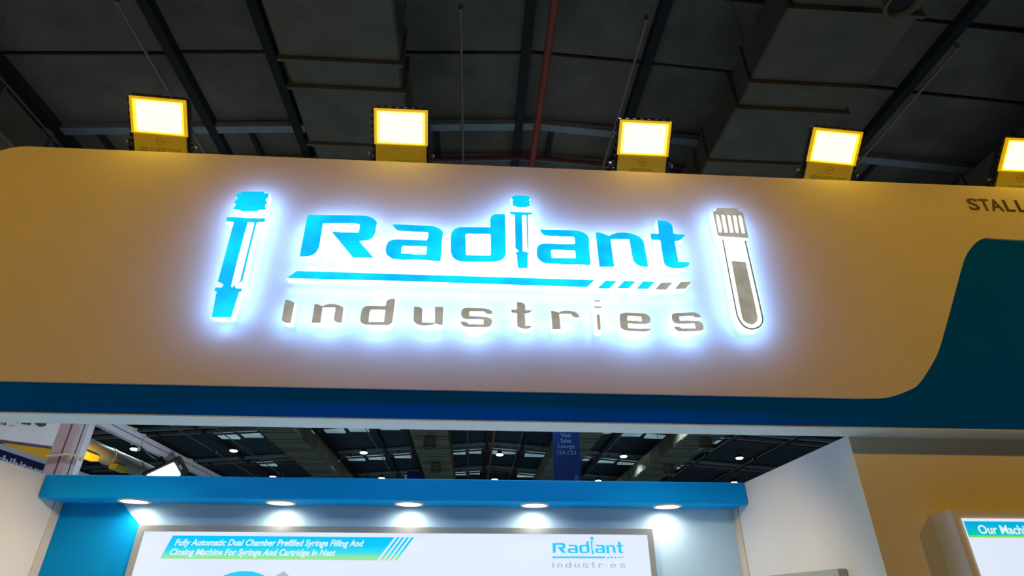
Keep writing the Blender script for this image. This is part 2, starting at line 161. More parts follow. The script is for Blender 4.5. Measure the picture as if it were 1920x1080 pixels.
M['alu'] = mat('white_aluminium', (0.66, 0.68, 0.74), 0.4, 0.1, noise=0.03)
M['alu_pink'] = mat('pinkish_aluminium', (0.58, 0.45, 0.50), 0.45, 0.1, noise=0.06)
M['groove'] = mat('dark_groove', (0.10, 0.07, 0.12), 0.7, noise=0.1)
M['banner_white'] = mat('banner_white', (0.62, 0.66, 0.70), 0.7, noise=0.04)
M['banner_blue'] = mat('banner_navy', (0.003, 0.008, 0.07), 0.7, noise=0.06)
M['banner_blue2'] = mat('banner_blue', (0.002, 0.03, 0.22), 0.7, noise=0.06)
M['banner_text'] = mat('banner_pale_text', (0.55, 0.68, 0.85), 0.7, noise=0.03)
M['banner_dim'] = mat('banner_dim_text', (0.20, 0.44, 0.62), 0.7, noise=0.03)
M['banner_bright'] = mat('banner_bright_blue', (0.004, 0.14, 0.60), 0.7, noise=0.03)
M['tie'] = mat('tie_cream', (0.66, 0.64, 0.42), 0.5, noise=0.05)
M['cable'] = mat('cable_black', (0.02, 0.02, 0.02), 0.5, noise=0.1)
M['silver'] = mat('duct_silver', (0.5, 0.48, 0.42), 0.4, 0.5, noise=0.1)
# light-giving surfaces
M['letter_front'] = glow('letter_front_white', (1.0, 1.0, 1.0), 1.1, (0.8, 0.8, 0.8))
M['letter_side'] = glow('letter_side_white', (0.155, 0.35, 1.0), 17.5, (0.8, 0.8, 0.8))
M['cyan_face'] = glow('cyan_letter_face', (0.0, 0.47, 1.0), 1.0, (0.0, 0.25, 0.45), col2=(0.0, 0.80, 1.0), scale=5)
M['grey_face'] = glow('grey_letter_face', (0.30, 0.30, 0.25), 0.8, (0.16, 0.16, 0.15), col2=(0.44, 0.44, 0.40), scale=8)
M['grey_line'] = glow('grey_line_face', (0.06, 0.14, 0.17), 0.8, (0.15, 0.2, 0.22))
M['led'] = glow('led_chip', (1.0, 0.62, 0.042), 26.0)
M['led_panel'] = glow('led_reflector', (1.0, 0.58, 0.01), 1.5)
M['led_rim'] = glow('led_rim_glow', (1.0, 0.55, 0.0), 0.55, (0.6, 0.4, 0.05))  # emission stands in for yellow LED spill on the rim
M['downlight'] = glow('downlight_lens', (1.0, 0.97, 0.92), 5.0)
M['white_flood'] = glow('white_flood_lens', (0.95, 0.98, 1.0), 6.0)
M['bay_lens'] = glow('bay_lens', (1.0, 0.93, 0.72), 7.0)
M['rooflight'] = glow('rooflight_sheet', (0.10, 0.20, 0.24), 0.9, (0.3, 0.35, 0.36), col2=(0.20, 0.32, 0.36), scale=0.8)
M['screen'] = glow('lit_screen', (0.70, 0.79, 0.95), 1.0, (0.1, 0.1, 0.1), col2=(0.76, 0.84, 0.97), scale=0.7)
M['screen_cyan'] = glow('screen_cyan', (0.0, 0.60, 1.0), 1.0, (0.05, 0.05, 0.05))
M['screen_grey'] = glow('screen_grey', (0.42, 0.50, 0.57), 1.0, (0.05, 0.05, 0.05))
M['screen_text'] = glow('screen_text', (0.74, 0.88, 0.95), 1.0, (0.05, 0.05, 0.05))
M['header'] = glow_ramp('screen_header', [(0.0, (0.36, 0.80, 0.22)), (0.12, (0.28, 0.82, 0.40)), (0.30, (0.05, 0.76, 0.80)), (0.6, (0.0, 0.62, 1.0)), (1.0, (0.0, 0.56, 0.98))], 1.0, 1.009, 1.169)
M['header_side'] = glow_ramp('side_header', [(0.0, (0.32, 0.72, 0.10)), (0.09, (0.22, 0.74, 0.18)), (0.16, (0.0, 0.62, 0.45)), (0.55, (0.0, 0.52, 0.72)), (1.0, (0.0, 0.42, 0.80))], 0.95, 1.908, 1.983)

M['letter_back'] = glow('letter_back_white', (0.155, 0.34, 1.0), 5.0, (0.8, 0.8, 0.8))

# ------------------------------------------------------------------ helpers
def link(o, parent=None, **kw):
    COL.objects.link(o)
    if parent is not None: o.parent = parent
    for k, v in kw.items(): o[k] = v
    return o
def mesh_obj(name, bm, material, parent=None, smooth=False, **kw):
    me = bpy.data.meshes.new(name); bm.to_mesh(me); bm.free()
    me.materials.append(material)
    if smooth:
        for p in me.polygons: p.use_smooth = True
    return link(bpy.data.objects.new(name, me), parent, **kw)
def empty(name, loc, label, cat, group=None, rot=(0, 0, 0)):
    o = bpy.data.objects.new(name, None); o.location = loc; o.rotation_euler = rot; o.empty_display_size = 0.1
    link(o, None, label=label, category=cat)
    if group: o['group'] = group
    return o
def tag(o, label, cat, group=None):
    o['label'] = label; o['category'] = cat
    if group: o['group'] = group
    return o
def add_box(bm, x0, x1, y0, y1, z0, z1, bevel=0.0, seg=2):
    r = bmesh.ops.create_cube(bm, size=1.0)
    vs = r['verts']
    for v in vs:
        v.co = ((x0 + x1) / 2 + v.co.x * (x1 - x0), (y0 + y1) / 2 + v.co.y * (y1 - y0), (z0 + z1) / 2 + v.co.z * (z1 - z0))
    if bevel:
        es = list({e for v in vs for e in v.link_edges})
        bmesh.ops.bevel(bm, geom=es, offset=bevel, segments=seg, affect='EDGES', profile=0.6)
    return bm
def box(*a, **k): return add_box(bmesh.new(), *a, **k)
def add_tube(bm, p, q, r, n=10, r2=None):
    p = Vector(p); q = Vector(q); d = q - p
    res = bmesh.ops.create_cone(bm, cap_ends=True, segments=n, radius1=r, radius2=r if r2 is None else r2, depth=d.length)
    m = Matrix.Translation((p + q) / 2) @ d.to_track_quat('Z', 'Y').to_matrix().to_4x4()
    bmesh.ops.transform(bm, matrix=m, verts=res['verts'])
    return bm
def tube(*a, **k): return add_tube(bmesh.new(), *a, **k)
def smooth_pts(c):
    n = len(c); out = []
    for i in range(n):
        p0, p1, p2, p3 = c[i - 1], c[i], c[(i + 1) % n], c[(i + 2) % n]
        out.append((p1[0], p1[1]))
        s1, s2 = len(p1) > 2, len(p2) > 2
        if s1 or s2:
            def tg(a, b, m, sm):
                return ((b[0] - a[0]) / 2, (b[1] - a[1]) / 2) if sm else None
            t1 = tg(p0, p2, p1, s1); t2 = tg(p1, p3, p2, s2)
            if t1 is None: t1 = ((p2[0] - p1[0]) * 1.5 - t2[0] * 0.5, (p2[1] - p1[1]) * 1.5 - t2[1] * 0.5)
            if t2 is None: t2 = ((p2[0] - p1[0]) * 1.5 - t1[0] * 0.5, (p2[1] - p1[1]) * 1.5 - t1[1] * 0.5)
            L = math.hypot(p2[0] - p1[0], p2[1] - p1[1])
            def cl(t):
                l = math.hypot(*t)
                return t if l <= L * 1.1 or l == 0 else (t[0] * L * 1.1 / l, t[1] * L * 1.1 / l)
            t1, t2 = cl(t1), cl(t2)
            for u in (0.25, 0.5, 0.75):
                h1 = 2*u**3 - 3*u**2 + 1; h2 = u**3 - 2*u**2 + u; h3 = -2*u**3 + 3*u**2; h4 = u**3 - u**2
                out.append((h1*p1[0] + h2*t1[0] + h3*p2[0] + h4*t2[0], h1*p1[1] + h2*t1[1] + h3*p2[1] + h4*t2[1]))
    return out
def plate_mesh(contours, y0, y1, name='plate', dx=0.0, dz=0.0, k=1.0, ox=0.0, oz=0.0, smooth=True):
    """flat shape in the XZ plane with holes, from y0 (front) to y1 (back)"""
    cu = bpy.data.curves.new(name, 'CURVE'); cu.dimensions = '2D'; cu.fill_mode = 'BOTH'; cu.extrude = abs(y1 - y0) / 2
    for c in contours:
        pts = smooth_pts(c) if smooth else [(p[0], p[1]) for p in c]
        sp = cu.splines.new('POLY'); sp.points.add(len(pts) - 1)
        for q, p in zip(sp.points, pts): q.co = ((p[0] - ox) * k + dx, (p[1] - oz) * k + dz, 0, 1)
        sp.use_cyclic_u = True
    t = bpy.data.objects.new(name, cu); COL.objects.link(t)
    me = bpy.data.meshes.new_from_object(t)
    bpy.data.objects.remove(t); bpy.data.curves.remove(cu)
    ym = (y0 + y1) / 2
    me.transform(Matrix(((1, 0, 0, 0), (0, 0, -1, ym), (0, 1, 0, 0), (0, 0, 0, 1))))
    return me
def plate(name, contours, y0, y1, material, parent=None, **k):
    kw = {a: k.pop(a) for a in ('label', 'category', 'group', 'kind') if a in k}
    me = plate_mesh(contours, y0, y1, name, **k); me.materials.clear(); me.materials.append(material)
    return link(bpy.data.objects.new(name, me), parent, **kw)
def text_mesh(s, size, depth=0.001, bold=0.0, shear=0.0, align='LEFT', width=None, spacing=1.0):
    cu = bpy.data.curves.new('text', 'FONT'); cu.body = s; cu.size = size; cu.extrude = depth; cu.offset = bold; cu.shear = shear
    cu.align_x = align; cu.space_character = spacing; cu.resolution_u = 3
    t = bpy.data.objects.new('text', cu); COL.objects.link(t)
    me = bpy.data.meshes.new_from_object(t)
    bpy.data.objects.remove(t); bpy.data.curves.remove(cu)
    if width:
        xs = [v.co.x for v in me.vertices]; f = width / (max(xs) - min(xs)); x0 = min(xs)
        me.transform(Matrix.Translation((0, 0, 0)) @ Matrix.Scale(f, 4, (1, 0, 0)) @ Matrix.Translation((-x0, 0, 0)))
    return me
FRONT = Matrix(((1, 0, 0, 0), (0, 0, -1, 0), (0, 1, 0, 0), (0, 0, 0, 1)))   # text plane -> wall facing -Y
def text(name, s, size, material, matrix, parent=None, **k):
    me = text_mesh(s, size, **k); me.transform(matrix); me.materials.clear(); me.materials.append(material)
    return link(bpy.data.objects.new(name, me), parent)
def at(x, y, z): return Matrix.Translation((x, y, z)) @ FRONT
def clone(o, parent=None, **kw):
    c = o.copy(); link(c, parent)
    for k, v in kw.items(): c[k] = v
    for ch in list(o.children): clone(ch, c)
    return c

# ================================================================== THE SETTING: hall
mesh_obj('floor', box(-26, 26, -9, 58, -0.15, 0.0), M['floor'], kind='structure')
RX, RZ, SL = 1.15, 11.1, 0.075            # ridge line of the hall roof
def roof_z(x): return RZ - SL * abs(x - RX)
# roof slab follows the two slopes
bm = bmesh.new()
prof = [(-26, roof_z(-26)), (RX, RZ), (26, roof_z(26))]
for y in (-9, 58):
    pass
vs = []
for y in (-9, 58):
    for dz in (0.12, 0.3):
        for x, z in prof: vs.append(bm.verts.new((x, y, z + dz)))
def q(*i): bm.faces.new([vs[j] for j in i])
q(0, 1, 7, 6); q(1, 2, 8, 7); q(3, 9, 10, 4); q(4, 10, 11, 5); q(0, 6, 9, 3); q(2, 5, 11, 8)
q(0, 3, 4, 1); q(1, 4, 5, 2); q(6, 7, 10, 9); q(7, 8, 11, 10)
ceiling = mesh_obj('ceiling', bm, M['roof_far_shade'], kind='structure')
TR0, TRP = 9.53, 7.15                      # first roof truss and bay length
PX = [-20.5, -17.5, -14.5, -11.6, -8.8, -5.75, -4.0, -1.8, 0.75, 3.1, 5.4, 8.2, 11.3, 14.5, 17.6, 20.6]
# purlins along the hall and the roof sheets between them
for x in PX:
    z = roof_z(x)
    mesh_obj('purlin', box(x - 0.09, x + 0.09, -9, 58, z - 0.16, z + 0.14), M['purlin'], ceiling)
ys = [3.2, 4.7, 6.2, 7.7, TR0, 11.2]
for i in range(2, 13):
    for a, b in zip(ys[:-1], ys[1:]):
        x0, x1 = PX[i] + 0.09, PX[i + 1] - 0.09
        s = random.uniform(-0.03, 0.03)
        bm = bmesh.new()
        za, zb = roof_z(x0) + 0.03 + s, roof_z(x1) + 0.03 + s
        if x0 < RX < x1: pass
        P = [(x0, a + 0.04, za), (x1, a + 0.04, zb), (x1, b - 0.04, zb), (x0, b - 0.04, za)]
        lo = [bm.verts.new(p) for p in P]; hi = [bm.verts.new((p[0], p[1], p[2] + 0.06)) for p in P]
        bm.faces.new(lo[::-1]); bm.faces.new(hi)
        for j in range(4): bm.faces.new((lo[j], lo[(j + 1) % 4], hi[(j + 1) % 4], hi[j]))
        mesh_obj('roof_sheet', bm, M['roof'], ceiling)
# trusses across the hall: a grey front chord, a red pipe chord behind, struts between
def sloped_bar(bm, y, drop, w, h, x0=-24, x1=24):
    for a, b in ((x0, RX), (RX, x1)):
        P = []
        for x in (a, b):
            z = roof_z(x) - drop
            P += [(x, y - w / 2, z), (x, y + w / 2, z), (x, y + w / 2, z + h), (x, y - w / 2, z + h)]
        v = [bm.verts.new(p) for p in P]
        for f in ((0, 1, 2, 3), (4, 7, 6, 5), (0, 4, 5, 1), (1, 5, 6, 2), (2, 6, 7, 3), (3, 7, 4, 0)):
            bm.faces.new([v[i] for i in f])
for t in range(7):
    y = TR0 + TRP * t
    bm = bmesh.new(); sloped_bar(bm, y, 0.14, 0.20, 0.14); mesh_obj('truss_chord', bm, M['chord'], ceiling)
    bm = bmesh.new(); sloped_bar(bm, y + 1.05, 0.12, 0.16, 0.12); mesh_obj('truss_chord', bm, M['chord'], ceiling)
    bm = bmesh.new()
    for s in (-1, 1):
        add_tube(bm, (RX, y + 0.85, RZ - 0.28), (RX + s * 22, y + 0.85, roof_z(RX + s * 22) - 0.28), 0.05, 8)
    mesh_obj('cross_pipe', bm, M['dull_pipe'], ceiling, label='thin red pipe along the truss')
    for x in PX[1::1]:
        z = roof_z(x)
        mesh_obj('strut', box(x + 0.7, x + 0.8, y + 0.1, y + 0.97, z - 0.1, z - 0.02), M['purlin'], ceiling)
# rows of rooflights behind each truss
for t in range(3, 6):
    y = TR0 + TRP * t + 1.35
    for i in range(2, len(PX) - 3):
        x0, x1 = PX[i] + 0.2, PX[i + 1] - 0.2
        n = max(1, round((x1 - x0) / 1.35)); w = (x1 - x0) / n
        for j in range(n):
            if random.random() < 0.15: continue
            a, b = x0 + j * w + 0.12, x0 + (j + 1) * w - 0.12
            z = min(roof_z(a), roof_z(b)) - 0.02
            mesh_obj('rooflight', box(a, b, y, y + 1.25, z - 0.03, z + 0.05), M['rooflight'], ceiling, label='pale translucent rooflight sheet')
mesh_obj('wall_far', box(-26, 26, 57.7, 58, 0, 11.2), M['roof'], kind='structure')

# ------------------------------------------------------------------ hall services
def duct(x0, x1, zb, label, y0, y1, step):
    t = empty('air_duct', ((x0 + x1) / 2, y0, zb), label, 'duct', 'rectangular ducts under the hall roof')
    cx = (x0 + x1) / 2; h = (x1 - x0) / 2
    y = y0
    k = 0
    while y < y1:
        L = step if k % 2 == 0 else step * 0.42
        e = min(y + L, y1)
        wob = 0.012 * ((k * 7) % 3)
        inset = 0.0 if k % 2 == 0 else (0.03 if y < 9 else 0.008)
        fl = 0.03 if y < 9 else 0.012
        mesh_obj('duct_section', box(-h + inset, h - inset, y - y0, e - y0 - 0.05, wob + inset, 0.75, bevel=0.03, seg=1), M['duct'], t)
        mesh_obj('flange', box(-h - fl, h + fl, e - y0 - 0.05, e - y0, -fl, 0.75 + fl), M['duct'], t)
        y = e; k += 1
    for yy in [y0 + 3 + 6 * i for i in range(int((y1 - y0 - 3) / 6))]:
        for s in (-1, 1): mesh_obj('hanger', tube((s * (h - 0.06), yy - y0, 0.74), (s * (h - 0.06), yy - y0, roof_z(cx + s * h) - zb + 0.02), 0.012, 6), M['rod'], t)
    return t
ZD = 7.0
duct(-0.43 * ZD, -0.18 * ZD, 1.6 + ZD, 'grey rectangular air duct left of the central red pipe', 3.0, 50, 1.25)
duct(0.572 * ZD, 0.835 * ZD, 1.6 + ZD, 'grey rectangular air duct right of the central red pipe, beside a round nozzle', 3.0, 50, 1.25)
duct(-1.40 * ZD, -1.165 * ZD, 1.6 + ZD, 'grey air duct nearest the left side of the hall roof', 4.0, 50, 1.25)
duct(1.40 * ZD, 1.655 * ZD, 1.6 + ZD, 'grey air duct nearest the right side of the hall roof', 4.0, 50, 1.25)
def nozzle(x, y, z, label, r=0.2):
    t = empty('air_nozzle', (x, y, z), label, 'nozzle', 'round air nozzles on the ducts')
    b = bmesh.new(); add_tube(b, (0, 0, 8.565 - z), (0, 0, 0.08), r * 0.8, 20); add_tube(b, (0, 0, 0.08), (0, 0, 0.0), r * 0.8, 20, r)
    mesh_obj('drum', b, M['duct'], t)
    # ring and dark throat
    b = bmesh.new()
    n = 24
    rings = [(r, 0.0), (r, -0.06), (r * 0.82, -0.06), (r * 0.70, -0.01)]
    vv = [[b.verts.new((a * math.cos(2 * math.pi * i / n), a * math.sin(2 * math.pi * i / n), zz)) for i in range(n)] for a, zz in rings]
    for j in range(len(rings)):
        A, B = vv[j], vv[(j + 1) % len(rings)]
        for i in range(n): b.faces.new((A[i], A[(i + 1) % n], B[(i + 1) % n], B[i]))
    mesh_obj('rim', b, M['duct'], t)
    mesh_obj('throat', tube((0, 0, -0.005), (0, 0, -0.02), r * 0.7, 20), M['cable'], t)
nozzle(0.775 * 6.3, 6.3 / 1.535, 1.6 + 6.3, 'round grey air nozzle near the top of the view')
for i, yy in enumerate((27.5, 33.0)):
    nozzle(-0.318 * 6.7, yy, 8.12, ('farther' if i else 'nearer') + ' dark nozzle under the duct left of the central pipe', 0.35)
for i, yy in enumerate((26.8, 32.6)):
    nozzle(1.60 * 6.75, yy, 8.12, ('farther' if i else 'nearer') + ' dark nozzle under the duct nearest the right side', 0.35)
tag(mesh_obj('sprinkler_pipe', tube((0.125 * 9.0, 2, 10.6), (0.118 * 9.0, 50, 10.6), 0.075, 12), M['red_pipe'], smooth=False),
    'long red sprinkler pipe running along the ridge of the hall roof', 'pipe')
names = {-1.9: 'first from the left', -1.65: 'second from the left', -1.045: 'third from the left', -0.70: 'fourth, above the leftmost floodlight',
         -0.053: 'fifth, just left of the red pipe', 0.308: 'sixth, just right of the red pipe', 0.958: 'seventh, right of the large duct', 1.35: 'eighth from the left', 1.72: 'ninth from the left', 2.14: 'tenth from the left'}
for rx, nm in names.items():
    zr = 8.8
    for _ in range(4): zr = min(8.8, roof_z(rx * zr) - 0.45 - 1.6)
    t = empty('conduit_rod', (rx * zr, 0, 1.6 + zr), 'thin steel rod under the hall roof, ' + nm, 'rod', 'long thin rods under the hall roof')
    for k in range(6):
        ya = 6.35 + TRP * k
        b = tube((0, ya, 0), (0, ya + 6.6, 0), 0.026, 8)
        add_tube(b, (0, ya, -0.02), (0, ya, 0.12), 0.04, 8)
        mesh_obj('rod_length', b, M['rod'], t)
# high bay lamps seen through the gap
n = 0
for row, (Y, Z, xs) in enumerate(((30.0, 6.84, (-16.7,)), (35.1, 8.0, (-14.0, -6.53, 1.47, 8.95, 16.1)), (42.8, 8.0, (-14.0, -6.5, 1.46, 8.9, 18.9)))):
    for i, x in enumerate(xs):
        order = ('first', 'second', 'third', 'fourth', 'fifth', 'sixth')[i]
        t = empty('high_bay_lamp', (x, Y, 1.6 + Z), ('lit round high bay lamp, %s from the left in the %s row' % (order, ('nearer, higher', 'farther, lower')[row - 1])) if row else 'lit high bay lamp seen under the white aluminium beam', 'lamp', 'high bay lamps in the hall')
        b = tube((0, 0, 0.02), (0, 0, 0.22), 0.235, 20, 0.10); add_tube(b, (0, 0, 0.22), (0, 0, roof_z(x) + 0.118 - 1.6 - Z), 0.012, 6)
        mesh_obj('shade', b, M['purlin'], t)
        b = bmesh.new(); bmesh.ops.create_uvsphere(b, u_segments=20, v_segments=8, radius=0.22)
        bmesh.ops.scale(b, vec=(1, 1, 0.3), verts=b.verts)
        mesh_obj('lens', b, M['bay_lens'], t)
        d = bpy.data.lights.new('bay_light', 'SPOT'); d.energy = 380; d.spot_size = 2.4; d.spot_blend = 0.5; d.color = (0.62, 0.86, 1.0)
        lo = bpy.data.objects.new('bay_light', d); lo.location = (0, 0, -0.12); link(lo, t)

# ================================================================== THE STALL
WL, WR, YB, YC, ZT = -3.11, 2.098, 4.85, 3.15, 2.453
mesh_obj('wall_left', box(WL - 0.10, WL, 1.2, YB + 0.1, 0, ZT), M['wall_white'], kind='structure')
mesh_obj('wall_right', box(WR, WR + 0.10, YC + 0.012, YB + 0.1, 0, ZT), M['wall_cool_lit'], kind='structure')
wb = mesh_obj('wall_back', box(WL, WR, YB, YB + 0.1, 0, ZT), M['wall_pale_blue'], kind='structure')
plate('blue_wall_panel', [[(WL + 0.001, 2.44), (-2.83, 2.44), (-2.20, 1.885), (-2.0, 1.4), (-2.0, 0.02), (WL + 0.001, 0.02)]], YB - 0.004, YB, M['blue_wall'], wb, smooth=False, label='blue area at the left end of the back wall')
mesh_obj('wall_front_right', box(WR, 4.6, YC, YC + 0.0118, 0, ZT), M['white_paint'], kind='structure')
mesh_obj('warm_lit_strip_1', box(WL, WL + 0.012, YB - 0.09, YB, 0, 2.30), M['warm_lit_strip'], kind='structure')  # strips added for the warm-lit ends of the side walls
mesh_obj('warm_lit_strip_2', box(WR - 0.012, WR, YB - 0.09, YB, 0, 2.30), M['warm_lit_strip'], kind='structure')

# fascia: a blue body with a white panel standing proud of it
fz = empty('stall_fascia', (0.2, 3.0, 2.455), 'white and blue stall fascia carrying the lit sign and yellow floodlights', 'fascia')
def fpart(o):
    o.parent = fz; o.matrix_parent_inverse = Matrix.Translation(fz.location).inverted(); return o
def corner(xl, xr, zb, zt, r):
    pts = [(xl, zb)]
    for a in range(0, 91, 10):
        pts.append((xl + r - r * math.cos(math.radians(a)), zt - r + r * math.sin(math.radians(a))))
    return pts + [(xr, zt), (xr, zb)]
fpart(plate('blue_panel', [corner(-3.15, 4.6, 2.453, 4.13, 0.28)], 2.975, 3.148, M['blue_paint'], smooth=False))
arc = corner(-3.15, 4.6, 2.606, 4.144, 0.29)
curve = T['curve'][0]
cpts = [(4.6, 3.703)] + curve
wp = [(p[0], p[1]) for p in arc[:-1]]
full = [tuple(p) for p in wp] + [(4.6, 3.703)] + [tuple(p) for p in curve[0:]]
full[0] = (-3.15, 2.606)
full = [tuple(p) for p in full]
fpart(plate('white_panel', [full], 2.96, 2.9748, M['white_paint']))
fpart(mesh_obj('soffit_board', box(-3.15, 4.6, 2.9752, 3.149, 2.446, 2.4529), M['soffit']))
# STALL lettering stuck on the white panel
for ch, x, w in (('S', 3.262, 0.078), ('T', 3.345, 0.075), ('A', 3.418, 0.088), ('L', 3.521, 0.064), ('L', 3.609, 0.064)):
    o = text('letter', ch, 0.136, M['stall_print'], at(x, 2.959, 3.937), width=w, depth=0.001, bold=0.003)
    tag(o, 'flat dark letter %s of the stall number wording%s' % (ch, {'S': '', 'T': '', 'A': ''}.get(ch, ', ' + ('first of its two Ls' if x < 3.55 else 'second L at the right edge'))), 'letter', 'flat letters at the right of the fascia')

# ------------------------------------------------------------------ the illuminated sign
YF = 2.877
def letter(name, keys_face, body, label, cat, group, face='cyan_face', extra=()):
    c = T[body]
    xs = [p[0] for p in c[0]]; zs = [p[1] for p in c[0]]
    ox, oz = round((min(xs) + max(xs)) / 2, 3), round(min(zs), 3)
    t = empty(name, (ox, 2.96, oz), label, cat, group)
    y0 = YF - 2.96
    bo = plate('body', c, y0 + 0.0015, y0 + 0.053, M['letter_side'], t, ox=ox, oz=oz, label='glowing white side wall')
    bo.data.materials.append(M['letter_front']); bo.data.materials.append(M['letter_back'])
    fr = []
    for p in bo.data.polygons:
        if p.normal.y < -0.9: p.material_index = 1; fr.append((p.area, tuple(p.center)))
        elif p.normal.y > 0.9: p.material_index = 2
    # stand-off pins carry the letter clear of the panel
    fr.sort(reverse=True); a = fr[0][1]
    b2 = max(fr[:max(2, len(fr) // 3)], key=lambda f: (f[1][0] - a[0]) ** 2 + (f[1][2] - a[2]) ** 2)[1]
    for pt in (a, b2):
        mesh_obj('standoff_pin', tube((pt[0], y0 + 0.052, pt[2]), (pt[0], 0.0004, pt[2]), 0.003, 8), M['steel'], t)
    for k, pn, m, lab in keys_face:
        o = plate(pn, T[k], YF - 2.96, YF - 2.96 + 0.0014, M[m], t, ox=ox, oz=oz)
        if lab: o['label'] = lab
    return t
G1 = 'cyan letters of the upper sign word'; G2 = 'grey letters of the lower sign word'
def simple(name, key, m, label, group):
    return letter(name, [(key, 'face', m, None)], key, label, 'letter', group)
letter('syringe_emblem', [('syr_cap', 'plunger_cap', 'cyan_face', None), ('syr_barrel', 'barrel', 'cyan_face', None)], 'syr_body', 'large slanted cyan lit syringe emblem at the left end of the sign', 'emblem', None)
simple('sign_letter', 'R', 'cyan_face', 'lit cyan capital letter R at the start of the upper word', G1)
simple('sign_letter', 'a1', 'cyan_face', 'lit cyan letter a right after the capital R', G1)
simple('sign_letter', 'd', 'cyan_face', 'lit cyan letter d in the upper word', G1)
letter('sign_letter', [('i_cap', 'plunger_cap', 'cyan_face', None), ('i_barrel', 'barrel', 'cyan_face', None)], 'i_body', 'small cyan syringe shape standing as the letter i of the upper word', 'letter', G1)
simple('sign_letter', 'a2', 'cyan_face', 'lit cyan letter a right after the syringe shaped i', G1)
simple('sign_letter', 'n', 'cyan_face', 'lit cyan letter n in the upper word', G1)
simple('sign_letter', 't', 'cyan_face', 'lit cyan letter t ending the upper word', G1)
simple('sign_bar', 'bar', 'cyan_face', 'long lit cyan underline bar between the two sign words', None)['category'] = 'bar'
for i in range(5):
    o = simple('sign_dash', 'dash%d' % i, 'cyan_face' if i < 3 else 'grey_face',
               'short slanted %s dash after the underline bar, %s' % (('cyan', 'cyan', 'cyan', 'grey', 'grey')[i], ('nearest the bar', 'middle one of the three cyan', 'last of the three cyan', 'beside the last cyan dash', 'at the right end')[i]), 'slanted dashes after the underline bar')
    o['category'] = 'dash'
for k, lab in (('I', 'grey capital letter I starting the lower word'), ('n2', 'grey letter n in the lower word'), ('d2', 'grey letter d in the lower word'), ('u', 'grey letter u in the lower word'),
               ('s1', 'grey letter s right after the u'), ('t2', 'grey letter t in the lower word'), ('r', 'grey letter r in the lower word')):
    simple('sign_letter', k, 'grey_face', lab, G2)
letter('sign_letter', [('i2_strip', 'tube_strip', 'grey_face', None), ('i2_top', 'cap_line', 'grey_line', None), ('i2_base', 'cap_line', 'grey_line', None)], 'i2_body', 'white lit letter i shaped like a small capped tube in the lower word', 'letter', G2)
simple('sign_letter', 'e', 'grey_face', 'grey letter e in the lower word', G2)
simple('sign_letter', 's2', 'grey_face', 'grey letter s ending the lower word', G2)
letter('test_tube_emblem', [('tube_cap', 'ribbed_cap', 'grey_face', None), ('tube_outline', 'outline', 'grey_line', None), ('tube_liquid', 'liquid', 'grey_face', None)], 'tube_body', 'tilted white lit test tube emblem with grey ribbed cap right of the sign', 'emblem', None)

